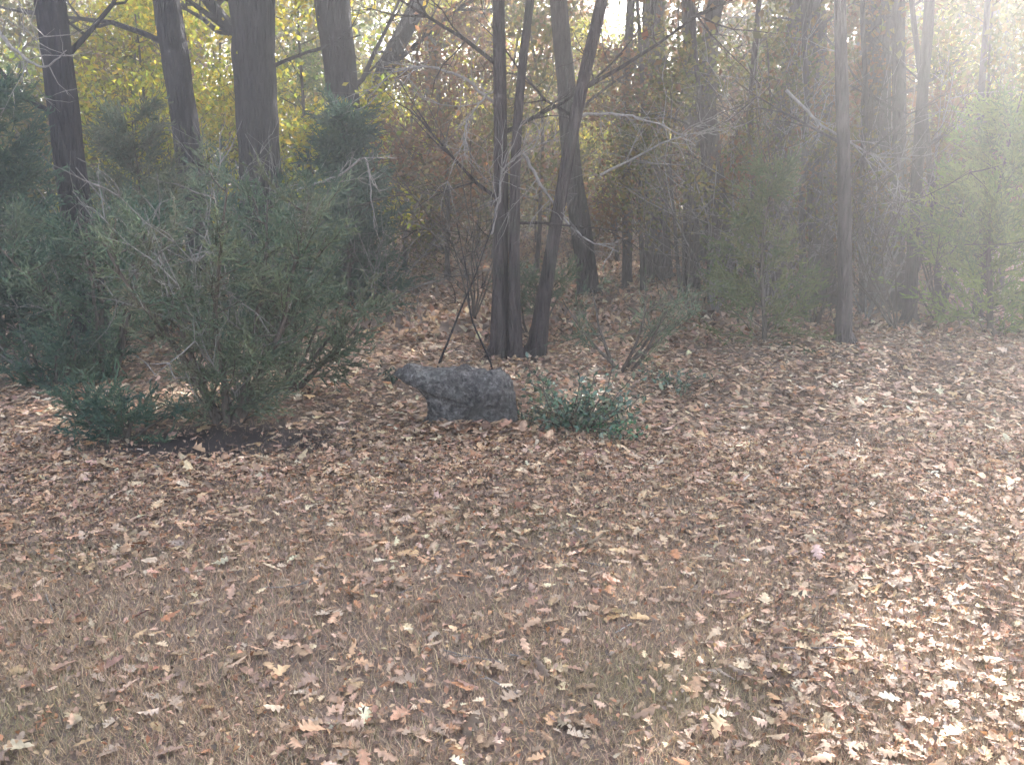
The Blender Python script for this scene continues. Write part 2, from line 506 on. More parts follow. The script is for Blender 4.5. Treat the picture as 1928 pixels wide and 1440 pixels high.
for k, (lab, bpx, pts, rad) in enumerate([
    ('dim brown trunk between the hazy straight trunk and the curving one', (1302, 548), [(1300, 420), (1304, 220), (1296, 0)], [.12, .11, .10, .09]),
    ('dim brown trunk leaning right behind the young light green cedar', (1452, 566), [(1462, 430), (1480, 220), (1505, 0)], [.15, .14, .125, .11]),
    ('dim brown trunk close on the left of the slim pale trunk', (1548, 575), [(1545, 430), (1540, 220), (1530, 0)], [.16, .15, .14, .13]),
    ('thin dim trunk close on the right of the broad dim trunk', (1690, 592), [(1690, 430), (1694, 220), (1690, 0)], [.09, .08, .075, .07]),
    ('thin dim trunk in the gap between the grey back trunk and the hazy straight trunk', (1180, 540), [(1182, 430), (1176, 220), (1188, 0)], [.07, .065, .06, .055])]):
    make_tree('oak_tree', lab, px_path(bpx, pts, None), rad, M_BARK2, AUT_RUS, 150 + k, 3.6, 6, 2.4, 1500, 0.11, [(2.4, 1.5 + 3.1 * (k % 2), .5, 1.3, .022)], top=9.5)

for k, (lab, bpx, pts, r) in enumerate([
    ('very thin dim stem just left of the curving hazy trunk', (1340, 572), [(1332, 400), (1318, 200), (1300, 0)], .04),
    ('very thin dim stem just right of the curving hazy trunk', (1410, 580), [(1418, 400), (1412, 200), (1430, 0)], .045),
    ('very thin dim stem rising left of the young cedar, leaning right', (1395, 556), [(1440, 380), (1475, 200), (1530, 0)], .045),
    ('very thin dim stem midway between the young cedar and the slim pale trunk', (1515, 590), [(1508, 400), (1520, 200), (1512, 0)], .04),
    ('very thin dim stem rising against the broad dim trunk', (1625, 598), [(1620, 400), (1632, 200), (1622, 0)], .035),
    ('very thin dim stem right of the thin dark trunk, leaning left', (1770, 600), [(1758, 400), (1740, 200), (1715, 0)], .04),
    ('very thin dim stem rising through the right-edge cedar', (1840, 600), [(1850, 400), (1845, 200), (1860, 0)], .045),
    ('very thin dim stem in the gap just left of the hazy straight trunk', (1212, 552), [(1205, 400), (1212, 200), (1200, 0)], .035)]):
    make_tree('pole_tree', lab, px_path(bpx, pts, None), [r, r * .9, r * .8, r * .7], M_BARK2, [AUT_RUS, AUT_OLV][k % 2], 210 + k, 3.0, 4, 1.3, 500, 0.10, [(1.6 + .2 * k, 1.5 + 3.1 * (k % 2), .6, .9, .012)], top=7.0, sides=9)

# right stem of the twin trunk
b0 = on_ground(970, 676)
make_tree('oak_tree', 'central twin-stemmed tree, right stem, darker and close against the left stem',
          [b0, at(969, 560, b0[1]), at(968, 430, b0[1]), at(972, 250, b0[1]), at(985, 100, b0[1]), at(1000, 0, b0[1])], [.058, .052, .046, .04, .036, .034], M_BARK2, AUT_RUS, 140, 3.2, 6, 2.6, 3800, 0.11,
          [(1.3, 1.4, .2, 1.0, .014)], top=9.0)

# trees outside the frame, to the right and farther off, whose crowns shade the lawn
for k, (x, y, lab) in enumerate([(6.6, 17.5, 'tall shade tree farther back, behind the right-hand trunks'), (3.4, 16.0, 'tall shade tree farther back, behind the hazy straight trunk'),
                                 (10.0, 19.0, 'tall shade tree deep in the wood at far right'), (-1.5, 18.0, 'tall shade tree deep in the wood behind the central trunk'),
                                 (-6.5, 17.0, 'tall shade tree deep in the wood at far left')]):
    z = float(hgt(x, y))
    make_tree('shade_tree', lab, [(x, y, z), (x + .05, y, z + 1.5), (x - .05, y + .1, z + 3), (x, y, z + 4.5)], [.2, .18, .16, .15], M_BARK, [AUT_RUS, AUT_OLV, AUT_YEL][k % 3], 170 + k, 3.6, 8, 3.6, [4600, 8500, 3600, 8000, 8000][k], 0.125, top=12.5)

MARKS = [(0, 'at the left edge'), (120, 'near the leaning far left trunk'), (348, 'near the slender dark trunk'), (488, 'by the thickest dark trunk'), (585, 'lit between the two thick trunks'), (655, 'by the dark trunk right of the lit leaves'),
         (800, 'over the dim gap left of the twin trunk'), (942, 'behind the central twin trunk'), (1066, 'behind the leaning dark stem'), (1150, 'in the gap right of the leaning stem'), (1236, 'by the hazy straight trunk'),
         (1340, 'by the curving hazy trunk'), (1470, 'behind the young light green cedar'), (1590, 'behind the slim pale trunk'), (1650, 'by the broad dim trunk'), (1730, 'by the thin dark trunk at right'), (1860, 'behind the right-edge cedar')]
USED = {}


def place_label(kind, what, px, y):
    m = min(MARKS, key=lambda a: abs(a[0] - px))[1]
    far = 'nearer' if y < 15 else ('midway' if y < 18 else 'farthest')
    t = f'{kind} {what} {m}, {far} row'
    n = USED.get(t, 0); USED[t] = n + 1
    return t if n == 0 else t.replace(m, ('', 'second one ', 'third one ', 'fourth one ')[n] + m)


# understory saplings: five kinds built once, then copied with their parts
SAP = [('yellow-green', AUT_YEL), ('olive', AUT_OLV), ('rust-brown', AUT_RUS), ('fresh green', AUT_GRN)]
sap_spots = {
    'yellow-green': [(585, 12.9, 1.0), (235, 13.8, 1.0), (290, 12.6, .85), (410, 13.0, .85), (420, 15.0, 1.1), (760, 15.5, 1.1), (1165, 16.0, 0.9), (1820, 15, 1.0), (330, 18, 1.3), (900, 19, 1.2)],
    'olive': [(130, 14.0, 1.1), (30, 13.6, 1.1), (700, 17.0, 1.2), (1010, 14.5, 1.0), (1450, 15.0, 1.1), (1700, 16.5, 1.2), (1900, 12.5, 1.0), (1560, 19, 1.3), (540, 19.5, 1.3), (1290, 11.6, .75), (1465, 11.0, .7), (1790, 10.6, .75)],
    'rust-brown': [(840, 13.8, 1.0), (1310, 14.8, 1.0), (1400, 18.0, 1.2), (270, 16.2, 1.0), (1090, 19.0, 1.2), (1760, 19.5, 1.3), (930, 16.8, 1.1), (1530, 11.2, .75), (1690, 12.2, .85), (1180, 12.8, .75)],
    'fresh green': [(560, 14.2, 0.8), (1500, 13.0, 0.7), (1860, 17.5, 1.1), (60, 18.5, 1.2), (655, 20.0, 1.2)],
}
for k, (kind, pal) in enumerate(SAP):
    rg = np.random.default_rng(300 + k)
    P = wander((0, 0, 0), (0.08, 0, 1), 4.4, 8, 0.07, rg, 0.15)
    lab = f'slender understory sapling with {kind} leaves in the thicket behind the trunks'
    proto = make_tree('sapling', lab, P, list(np.linspace(.04, .012, 8)), M_BARK2, pal, 320 + k, 0.7, 11, 1.9, 4200, 0.095, group=f'{kind} saplings behind the trunks', clump=0.16, sides=7)
    for q, (px, y, s) in enumerate(sap_spots[kind]):
        o = proto if q == 0 else copy_tree(proto)
        p = at(px, 400, y)
        o.location = (p[0], y, float(hgt(p[0], y)))
        o.rotation_euler = (0, 0, q * 1.7 + k)
        o.scale = (s, s, s * (0.9 + 0.06 * (q % 4)))
        o['label'] = place_label(kind, 'sapling', px, y)

# knee-high to head-high brown brush between the trunks, built twice and copied
BRU = [('brown', AUT_RUS + [(0.14, 0.11, 0.08), (0.20, 0.15, 0.11)]), ('grey-olive', AUT_OLV + [(0.12, 0.11, 0.085)])]
brush_spots = [[(800, 17.0, 1.0), (1010, 20.5, 1.2), (1180, 18.5, 1.1), (1330, 16.0, .9), (1440, 20.0, 1.3), (1290, 21.5, 1.3), (880, 21.5, 1.3), (1560, 14.5, 1.0), (1620, 17.5, 1.1), (1740, 14.2, .9), (740, 19.5, 1.2), (1800, 21, 1.3)],
               [(760, 14.3, .8), (960, 17.8, 1.0), (1120, 21.0, 1.2), (1400, 15.5, .9), (1500, 17.0, 1.0), (1680, 20.5, 1.3), (450, 14.0, .9), (250, 14.6, 1.0), (1230, 20.0, 1.1), (100, 13.2, 1.0)]]
for k, (kind, pal) in enumerate(BRU):
    rg = np.random.default_rng(380 + k)
    P = wander((0, 0, 0), (0.0, 0.05, 1), 2.3, 7, 0.1, rg, 0.1)
    proto = make_tree('understory_shrub', f'{kind} leafy understory shrub in the dim wood behind the clearing', P, list(np.linspace(.025, .008, 7)), M_BARK2, pal, 390 + k, 0.12, 14, 1.35, 3600, 0.085, group=f'{kind} understory shrubs behind the clearing', clump=0.13, sides=6)
    proto['category'] = 'shrub'
    for q, (px, y, sc) in enumerate(brush_spots[k]):
        o = proto if q == 0 else copy_tree(proto)
        p = at(px, 400, y)
        o.location = (p[0], y, float(hgt(p[0], y)))
        o.rotation_euler = (0, 0, q * 2.1 + k)
        o.scale = (sc * 1.1, sc * 1.1, sc)
        o['label'] = place_label(kind, 'leafy shrub', px, y)

# far wood that reads as one mass
rg = np.random.default_rng(41)
fb = Buf()
nc = 3200
cx, cy = rg.uniform(-26, 26, nc), rg.uniform(23, 36, nc)
cz = np.where(rg.uniform(size=nc) < 0.5, rg.beta(0.8, 1.9, nc) * 8.5, rg.uniform(2, 12.5, nc))
thin = (abs(cx - 2.6) < 1.7) & (cz > 4.6)                  # a break in the canopy
cz = np.where(thin, cz * 0.4, cz)
cs = np.stack([cx, cy, cz + hgt(cx, cy)], 1)
sel = rg.integers(0, nc, 120000)
C = cs[sel] + rg.normal(size=(120000, 3)) * np.array((0.75, 0.75, 0.5))
C[:, 2] = np.maximum(C[:, 2], hgt(C[:, 0], C[:, 1]) + 0.05)
allp = AUT_YEL + AUT_OLV + AUT_RUS + AUT_OLV
pc = palette(allp, nc, rg)
leaves(fb, C, rg.uniform(0.12, 0.26, 120000), 0.65 * pc[sel] + 0.35 * palette(allp, 120000, rg), rg, 0.7, 0.2)
o = link('distant_woods', fb.mesh('distant_woods', M_LEAF), kind='stuff')
tag(o, 'mass of mixed autumn foliage far behind the trunks', 'woods')

# ------------------------------------------------------------------ cedars (feathery junipers)
JUN_D = [(0.075, 0.135, 0.105), (0.10, 0.165, 0.12), (0.13, 0.19, 0.12), (0.055, 0.10, 0.085)]
JUN_G = [(0.125, 0.175, 0.12), (0.18, 0.225, 0.145), (0.095, 0.145, 0.105), (0.25, 0.265, 0.17), (0.17, 0.155, 0.11)]
JUN_Y = [(0.17, 0.27, 0.07), (0.25, 0.33, 0.08), (0.13, 0.20, 0.08), (0.32, 0.36, 0.10)]


JUN_O = [(0.13, 0.18, 0.075), (0.19, 0.23, 0.085), (0.10, 0.14, 0.08), (0.22, 0.21, 0.10)]


def make_cedar(name, label, base, height, radius, pal, seed, n_branch=70, sprays=26, needles=9, vase=0.0, lean=(0, 0), needle=0.055, group=None, bare=0.0, cat='shrub', droop=0.0, width=0.2, stem_r=None):
    rg = np.random.default_rng(seed)
    o = empty(name, tuple(base), label, cat, group)
    sb, tb, nb = Buf(), Buf(), Buf()
    stems = []
    nst = 1 if vase == 0 else 6
    for q in range(nst):
        a = q * 2.4 + rg.uniform(-.3, .3)
        d = (math.cos(a) * vase + lean[0], math.sin(a) * vase * 0.7 + lean[1], 1.0)
        P = wander((rg.normal() * 0.03, rg.normal() * 0.03, -0.06), d, height * rg.uniform(0.85, 1.05), 14, 0.07, rg, 0.03)
        stems.append(P)
        r0 = stem_r or 0.012 + 0.008 * height
        tube(sb, P, np.linspace(r0, 0.005, 14), 6, rough=0.05, rg=rg)
    link('stem', sb.mesh(name + '_stem', M_STEM, True), o)
    Cs, Ds, Ks = [], [], []
    for q in range(n_branch):
        P = stems[q % nst]
        f = rg.uniform(bare, 0.97)
        i = min(int(f * 13), 12)
        p0 = P[i] + (P[i + 1] - P[i]) * rg.uniform()
        a = rg.uniform(0, 2 * PI)
        ln = radius * (1.05 - 0.75 * f) * rg.uniform(0.6, 1.15) if vase == 0 else radius * rg.uniform(0.35, 0.8)
        d = (math.cos(a), math.sin(a), rg.uniform(0.0, 0.9) - droop)
        B = wander(p0, d, ln, 8, 0.12, rg, 0.05 - droop * 0.12)
        tube(tb, B, np.linspace(0.006, 0.002, 8), 3)
        for s in range(sprays):
            j = rg.uniform(1.0, 6.99)
            pp = B[int(j)] + (B[int(j) + 1] - B[int(j)]) * (j % 1)
            dd = unit(unit(B[int(j) + 1] - B[int(j)]) + rg.normal(size=3) * 0.55)
            sl = rg.uniform(0.06, 0.16) * (0.6 + radius)
            t = np.sort(rg.uniform(0, 1, needles))[:, None]
            Cs.append(pp + dd * t * sl)
            Ds.append(np.tile(dd, (needles, 1)))
            Ks.append(np.full(needles, q))
    Cs, Ds, Ks = np.concatenate(Cs), np.concatenate(Ds), np.concatenate(Ks)
    Cs[:, 2] = np.maximum(Cs[:, 2], 0.015)
    pc = palette(pal, n_branch, rg, 0.15)
    N = len(Cs)
    leaves(nb, Cs, needle * rg.uniform(0.6, 1.3, N), 0.5 * pc[Ks] + 0.5 * palette(pal, N, rg, 0.2), rg, width, 0.06, direc=Ds * 1.3)
    link('twigs', tb.mesh(name + '_twigs', M_STEM, True), o, 'stuff')
    link('foliage', nb.mesh(name + '_foliage', M_JUN), o, 'stuff')
    return o


def gpt(px, py):
    return on_ground(px, py)


make_cedar('cedar_shrub', 'large feathery grey-green cedar shrub fanning upward in the left foreground', gpt(430, 800), 1.65, 0.68, JUN_G, 501, 130, 28, 8, vase=0.5, lean=(0.05, 0.05), needle=0.047, width=0.15)
make_cedar('cedar_shrub', 'low dark bluish cedar sprig spreading on the leaves left of the fanning cedar shrub', gpt(230, 825), 0.35, 0.5, JUN_D, 502, 26, 22, 9, vase=0.9, needle=0.045)
make_cedar('cedar_tree', 'dark dense cedar filling the left edge below the leaning trunk', gpt(25, 690), 2.5, 1.05, JUN_D, 503, 130, 36, 9, cat='tree', needle=0.065)
make_cedar('cedar_tree', 'dark green cedar standing behind the fanning shrub, left of the clearing', gpt(655, 585), 2.3, 0.95, JUN_D, 504, 120, 34, 9, cat='tree', needle=0.075)
make_cedar('cedar_tree', 'grey-green cedar behind the left shrub, under the slender dark trunk', gpt(330, 615), 2.2, 1.1, JUN_G, 505, 110, 32, 9, cat='tree', needle=0.07)
make_cedar('cedar_tree', 'young light green cedar at right, left of the slim pale trunk', gpt(1440, 648), 1.8, 0.75, JUN_O, 506, 58, 24, 9, cat='tree', needle=0.06)
make_cedar('cedar_tree', 'bushy yellow-green cedar at the right edge', gpt(1860, 632), 2.6, 1.1, JUN_Y, 507, 140, 32, 9, cat='tree', needle=0.07)
make_cedar('cedar_shrub', 'wispy grey-green shrub just right of the central trunks', gpt(1170, 700), 0.85, 0.75, JUN_G, 508, 24, 16, 7, vase=0.8, needle=0.045, bare=0.3)
make_cedar('cedar_shrub', 'small green sprig around the foot of the twin trunk', gpt(1000, 640), 0.75, 0.55, JUN_G, 509, 26, 18, 8, vase=0.5, needle=0.05, bare=0.45)
make_cedar('cedar_shrub', 'small dark cedar sprig low beside the left dark cedar', gpt(110, 730), 0.5, 0.5, JUN_D, 510, 30, 20, 8, vase=0.8, needle=0.05)
make_cedar('cedar_shrub', 'feathery shrub leaning toward the clearing from the fanning cedar', gpt(530, 740), 0.95, 0.6, JUN_G, 511, 44, 22, 8, vase=0.4, lean=(0.75, 0.1), needle=0.05, bare=0.2)

make_cedar('cedar_shrub', 'soft blue-green cedar filling the gap between the left-edge cedar and the fanning shrub', gpt(200, 715), 1.5, 0.75, JUN_D[:3] + JUN_G[:2], 512, 110, 28, 8, vase=0.45, lean=(-0.1, 0.1), needle=0.05)
make_cedar('cedar_shrub', 'soft grey-green cedar just behind the fanning shrub, under the thickest trunk', gpt(520, 640), 1.7, 0.8, JUN_D[:2] + JUN_G[:3], 513, 110, 28, 8, vase=0.4, needle=0.055)

# ------------------------------------------------------------------ small evergreen bush in the middle
def make_holly(base, label, seed, n_stem, spread, height, n_leaf_per=34, leaf=0.045, name='evergreen_bush', pal=None):
    rg = np.random.default_rng(seed)
    o = empty(name, tuple(base), label, 'bush')
    sb, lb = Buf(), Buf()
    Cs = []
    for q in range(n_stem):
        a = rg.uniform(0, 2 * PI)
        d = (math.cos(a) * rg.uniform(0.3, 1.3), math.sin(a) * rg.uniform(0.2, 0.8), rg.uniform(0.35, 1.0))
        P = wander((0, 0, -0.02), d, spread * rg.uniform(0.6, 1.2), 9, 0.18, rg, -0.03)
        P[:, 2] = np.clip(P[:, 2], None, height)
        P[1:, 2] = np.maximum(P[1:, 2], 0.02)
        tube(sb, P, np.linspace(0.006, 0.0025, 9), 4)
        t = rg.uniform(1.5, 8, n_leaf_per)
        i = np.minimum(t.astype(int), 7)
        Cs.append(P[i] + (P[i + 1] - P[i]) * (t - i)[:, None] + rg.normal(size=(n_leaf_per, 3)) * 0.035)
    Cs = np.concatenate(Cs)
    Cs[:, 2] = np.maximum(Cs[:, 2], 0.02)
    link('stem', sb.mesh(name + '_stem', M_STEM, True), o)
    pal = pal or [(0.075, 0.14, 0.10), (0.10, 0.18, 0.12), (0.06, 0.11, 0.085), (0.15, 0.20, 0.12), (0.17, 0.15, 0.09)]
    leaves(lb, Cs, leaf * rg.uniform(0.6, 1.3, len(Cs)), palette(pal, len(Cs), rg), rg, 0.5, 0.15, flat=0.35)
    link('foliage', lb.mesh(name + '_foliage', M_HOLLY), o, 'stuff')
    return o


make_holly(gpt(1085, 812), 'small glossy dark green bush beside the grey boulder', 601, 42, 0.50, 0.50)
make_holly(gpt(1165, 826), 'tiny bright green seedling at the right foot of the glossy dark bush', 602, 8, 0.17, 0.14, 20, 0.035, 'green_seedling', [(0.05, 0.16, 0.07), (0.07, 0.20, 0.09)])
make_holly(gpt(1270, 735), 'low trailing evergreen sprig on the leaves right of the glossy dark bush', 603, 10, 0.42, 0.12, 22, 0.04, 'evergreen_sprig')
make_holly(gpt(742, 722), 'tiny grey-green sprig at the left tip of the grey boulder', 604, 6, 0.16, 0.14, 14, 0.04, 'green_seedling', [(0.07, 0.10, 0.07)])

# ------------------------------------------------------------------ bare twigs and dead branches
def make_twigs(name, label, cat, base, stems, seed, mat=M_TWIG, r0=0.011, depth=2, curl=0.14):
    rg = np.random.default_rng(seed)
    o = empty(name, tuple(base), label, cat)
    for (d, ln, up) in stems:
        b = Buf()
        limb(b, (0, 0, -0.05 if base[2] < 0.4 else 0), d, ln, r0 * rg.uniform(0.8, 1.2), rg, [], depth, 5, curl, up)
        link('stem', b.mesh(name + '_stem', mat, True), o)
    return o


def px_branch(buf, pts, y, r0, r1, k=5, yd=0.0):
    P = np.array([at(px, py, y + yd * i) for i, (px, py) in enumerate(pts)])
    n = max(6, len(pts) * 4)
    P = smooth_path(P, n)
    P[1:-1] += rng.normal(size=(n - 2, 3)) * r0 * 0.5
    tube(buf, P, np.linspace(r0, r1, n), k)
    return P


rg = np.random.default_rng(70)
make_twigs('bare_shrub', 'tangle of bare grey twigs in front of the thickest trunk', 'shrub', gpt(520, 600), [((rg.normal() * .6, rg.normal() * .4, 1), rg.uniform(1.6, 2.4), .0) for _ in range(7)], 701)
make_twigs('bare_shrub', 'bare pale shrub arching between the dark cedar and clearing', 'shrub', gpt(700, 590), [((rg.normal() * .6, rg.normal() * .4, 1), rg.uniform(1.6, 2.3), -.02) for _ in range(5)], 702)
make_twigs('bare_shrub', 'fine bare shrub at the back right of the clearing', 'shrub', gpt(1300, 600), [((rg.normal() * .5, rg.normal() * .3, 1), rg.uniform(1.3, 2.2), .0) for _ in range(7)], 703, M_STEM)
make_twigs('bare_shrub', 'fine bare shrub between the light green cedar and the right-hand cedar', 'shrub', gpt(1690, 625), [((rg.normal() * .5, rg.normal() * .3, 1), rg.uniform(1.4, 2.4), .0) for _ in range(8)], 704, M_STEM)
make_twigs('bare_shrub', 'thin bare saplings behind the twin trunk', 'shrub', gpt(890, 600), [((rg.normal() * .3, rg.normal() * .3, 1), rg.uniform(1.6, 2.6), .02) for _ in range(6)], 705, M_STEM)

make_twigs('bare_shrub', 'pale dry stems standing up through the fanning cedar shrub', 'shrub', gpt(455, 790), [((rg.normal() * .35, rg.normal() * .2 - .1, 1), rg.uniform(1.0, 1.7), .03) for _ in range(8)], 706, M_TWIG, 0.006)
make_twigs('bare_shrub', 'bare grey stems at the left edge among the dark cedars', 'shrub', gpt(60, 700), [((rg.normal() * .5 - .2, rg.normal() * .2, 1), rg.uniform(1.3, 2.2), .0) for _ in range(6)], 707, M_TWIG, 0.008)

for q, (px, py, lab) in enumerate([(1345, 590, 'thicket of fine bare stems under the curving hazy trunk'), (1530, 620, 'thicket of fine bare stems left of the slim pale trunk'), (1630, 600, 'thicket of fine bare stems right of the slim pale trunk'),
                                   (1770, 610, 'thicket of fine bare stems left of the right-edge cedar'), (1440, 585, 'thicket of fine bare stems behind the young light green cedar')]):
    make_twigs('bare_shrub', lab, 'shrub', gpt(px, py), [((rg.normal() * .4, rg.normal() * .3, 1.2), rg.uniform(1.6, 3.2), .03) for _ in range(7)], 760 + q, M_STEM if q % 2 else M_TWIG, 0.013)

# arching whips of the left shrub
o = empty('arching_shrub', tuple(gpt(222, 668)), 'pale whip-like stems arching up to the left from a shrub base', 'shrub')
bx = np.array(o.location)
for q, pts in enumerate([[(222, 668), (150, 560), (70, 450), (-40, 330)], [(222, 668), (195, 560), (120, 420), (20, 290)], [(222, 668), (235, 540), (170, 400), (60, 270)],
                         [(222, 668), (100, 540), (-30, 420)], [(222, 668), (260, 520), (215, 400), (120, 290)], [(222, 668), (165, 570), (152, 500), (150, 470)]]):
    b = Buf()
    y0 = bx[1]
    P = np.array([at(px, py, y0 - 0.12 * i * (1 if q % 2 else -0.6)) for i, (px, py) in enumerate(pts)]) - bx
    P = smooth_path(P, 20)
    tube(b, P, np.linspace(0.014, 0.004, 20), 5)
    rg = np.random.default_rng(720 + q)
    for s in range(16):
        i = int(rg.integers(5, 19))
        limb(b, P[i], unit(P[i] - P[i - 1]) + rg.normal(size=3) * .5, rg.uniform(.25, .6), .0045, rg, [], 0, 3)
    link('stem', b.mesh('arching_stem', M_TWIG, True), o)

# dead limbs hanging in the clearing, each running from its tree
dead = [
    ('pale dead limb reaching right from the leaning stem above the clearing', 1, [(1072, 230), (1100, 214), (1180, 216), (1250, 236), (1310, 275)], 8.2, .018),
    ('crooked pale dead branch slanting down right of the twin trunk', 2, [(985, 290), (1025, 360), (1072, 425), (1110, 455), (1165, 475)], 8.0, .017),
    ('thin pale dead branch forking upward against the twin trunk', 3, [(925, 440), (940, 380), (945, 320), (1000, 270)], 7.6, .015),
    ('pale dead limb curving in from the upper left corner', 4, [(-30, 20), (20, 90), (60, 120), (95, 128), (125, 95)], 7.6, .02),
    ('arching dead limb across the gap in front of the cedar at left of the clearing', 5, [(560, 360), (640, 330), (690, 290), (700, 370), (705, 430)], 9.0, .016),
    ('long dead limb drooping in the haze at upper right', 6, [(1480, 170), (1540, 230), (1600, 270), (1660, 300), (1700, 350)], 8.3, .016),
    ('pale dead limb slanting up across the haze right of the leaning stem', 8, [(1130, 330), (1190, 300), (1260, 262), (1330, 250), (1400, 210)], 9.0, .015),
    ('grey dead limb arching over the gap left of the twin trunk', 9, [(945, 210), (880, 150), (800, 120), (730, 140), (690, 190)], 8.1, .016),
    ('short hanging dead twig with pale tip left of the twin trunk', 7, [(950, 160), (905, 190), (875, 235), (872, 285)], 8.0, .012),
]
for lab, sd, pts, y, r0 in dead:
    rg = np.random.default_rng(740 + sd)
    p0 = at(*pts[0], y)
    o = empty('dead_branch', tuple(p0), lab, 'branch')
    b = Buf()
    P = smooth_path(np.array([at(px, py, y - 0.06 * i) for i, (px, py) in enumerate(pts)]) - p0, 22)
    P[1:-1] += rg.normal(size=(20, 3)) * 0.006
    tube(b, P, np.linspace(r0, 0.004, 22), 6)
    link('stem', b.mesh('dead_stem', M_DEAD, True), o)
    for s in range(9):
        b = Buf()
        i = int(rg.integers(4, 21))
        limb(b, P[i], unit(P[i] - P[i - 1]) + rg.normal(size=3) * .7, rg.uniform(.25, .8), .005, rg, [], 1, 4)
        link('twig', b.mesh('dead_twig', M_DEAD, True), o)

# dark saplings leaning over the log
for lab, pts, r0 in [('thin dark sapling leaning right behind the grey boulder', [(822, 694), (845, 640), (868, 580), (895, 520), (925, 430)], .012),
                     ('second thin dark sapling, upright, between the grey boulder and the twin trunk', [(930, 700), (915, 660), (885, 600), (880, 520), (860, 420)], .009)]:
    g = gpt(*pts[0])
    o = empty('leaning_sapling', tuple(g), lab, 'sapling')
    b = Buf()
    P = smooth_path(np.array([g] + [at(px, py, g[1]) for px, py in pts[1:]]) - g, 18)
    P[0, 2] -= 0.05
    tube(b, P, np.linspace(r0, .004, 18), 6)
    link('stem', b.mesh('sapling_stem', M_BARK, True), o)
    rg = np.random.default_rng(int(pts[0][0]))
    for s in range(6):
        b = Buf()
        i = int(rg.integers(8, 18))
        limb(b, P[i], unit(P[i] - P[i - 1]) + rg.normal(size=3) * .6, rg.uniform(.25, .6), .003, rg, [], 1, 3)
        link('twig', b.mesh('sapling_twig', M_BARK, True), o)

# ------------------------------------------------------------------ grey wedge-shaped boulder
def stone_mat():
    m, n, l = new_mat('mottled_stone')
    tc = n.new('ShaderNodeTexCoord')
    n1 = n.new('ShaderNodeTexNoise'); n1.inputs['Scale'].default_value = 30; n1.inputs['Detail'].default_value = 8; n1.inputs['Roughness'].default_value = 0.8
    n2 = n.new('ShaderNodeTexNoise'); n2.inputs['Scale'].default_value = 7; n2.inputs['Detail'].default_value = 5
    vo = n.new('ShaderNodeTexVoronoi'); vo.inputs['Scale'].default_value = 48
    for q in (n1, n2, vo):
        l.new(tc.outputs['Object'], q.inputs['Vector'])
    cr = n.new('ShaderNodeValToRGB')
    e = cr.color_ramp.elements
    e[0].position, e[0].color = 0.36, (0.05, 0.05, 0.058, 1)
    e[1].position, e[1].color = 0.66, (0.32, 0.305, 0.30, 1)
    k = e.new(0.5); k.color = (0.148, 0.138, 0.135, 1)
    l.new(n1.outputs['Fac'], cr.inputs[0])
    mr = n.new('ShaderNodeMapRange'); mr.inputs['From Min'].default_value = 0.53; mr.inputs['From Max'].default_value = 0.62; mr.inputs['To Max'].default_value = 0.55
    l.new(n2.outputs['Fac'], mr.inputs['Value'])
    mx = n.new('ShaderNodeMix'); mx.data_type = 'RGBA'
    l.new(mr.outputs[0], mx.inputs['Factor']); l.new(cr.outputs[0], mx.inputs['A']); mx.inputs['B'].default_value = (0.19, 0.19, 0.18, 1)
    sp = n.new('ShaderNodeSeparateColor'); l.new(vo.outputs['Color'], sp.inputs[0])
    m3 = n.new('ShaderNodeMapRange'); m3.inputs['To Min'].default_value = 0.6; m3.inputs['To Max'].default_value = 1.4
    l.new(sp.outputs[0], m3.inputs['Value'])
    mm = n.new('ShaderNodeMix'); mm.data_type = 'RGBA'; mm.blend_type = 'MULTIPLY'; mm.inputs['Factor'].default_value = 1.0
    l.new(mx.outputs['Result'], mm.inputs['A']); l.new(m3.outputs[0], mm.inputs['B'])
    mx = mm
    b = n.new('ShaderNodeBump'); b.inputs['Strength'].default_value = 1.0; b.inputs['Distance'].default_value = 0.05
    l.new(n1.outputs['Fac'], b.inputs['Height'])
    p = n.new('ShaderNodeBsdfPrincipled'); p.inputs['Roughness'].default_value = 0.9; p.inputs['Specular IOR Level'].default_value = 0.2
    l.new(mx.outputs['Result'], p.inputs['Base Color']); l.new(b.outputs[0], p.inputs['Normal'])
    o = n.new('ShaderNodeOutputMaterial'); l.new(p.outputs[0], o.inputs['Surface'])
    return m


lg = gpt(885, 806)
prof_px = [(736, 702), (752, 688), (766, 684), (795, 692), (835, 688), (870, 684), (905, 682), (944, 685), (966, 704), (972, 740), (972, 780), (968, 815), (930, 826), (890, 826), (850, 826), (800, 826), (784, 818), (790, 790), (800, 766), (796, 748), (788, 732), (774, 716), (748, 712)]
prof = np.array([at(px, py, lg[1]) - lg for px, py in prof_px])[:, [0, 2]]
prof = smooth_path(np.concatenate([prof, prof[:1]]), 121)[:-1]
ctr = np.array((0.06, 0.17))
rg = np.random.default_rng(88)
ts = np.linspace(-1, 1, 31)
V = np.array([np.stack([*(ctr + (prof - ctr) * ((1 - abs(t) ** 2.6) ** 0.5 * 0.97 + 0.03)).T[:1], np.full(len(prof), t * 0.2), (ctr + (prof - ctr) * ((1 - abs(t) ** 2.6) ** 0.5 * 0.97 + 0.03))[:, 1]], 1) for t in ts])
nd = unit(V - np.array((ctr[0], 0, ctr[1])))
dis = np.zeros(V.shape[:2])
for q in range(34):                                    # lumpy, chipped relief
    fr = 6 * 1.12 ** q
    w = unit(rg.normal(size=3)) * fr
    dis += 0.026 / (1 + fr / 10) * abs(np.sin(V @ w + rg.uniform(0, 6))) * rg.choice((-1, 1))
V = V + nd * (dis + rg.normal(size=V.shape[:2]) * 0.004)[..., None]
lb = Buf()
k, n = len(prof), len(ts)
i = np.arange(n - 1)[:, None] * k
j = np.arange(k)[None, :]
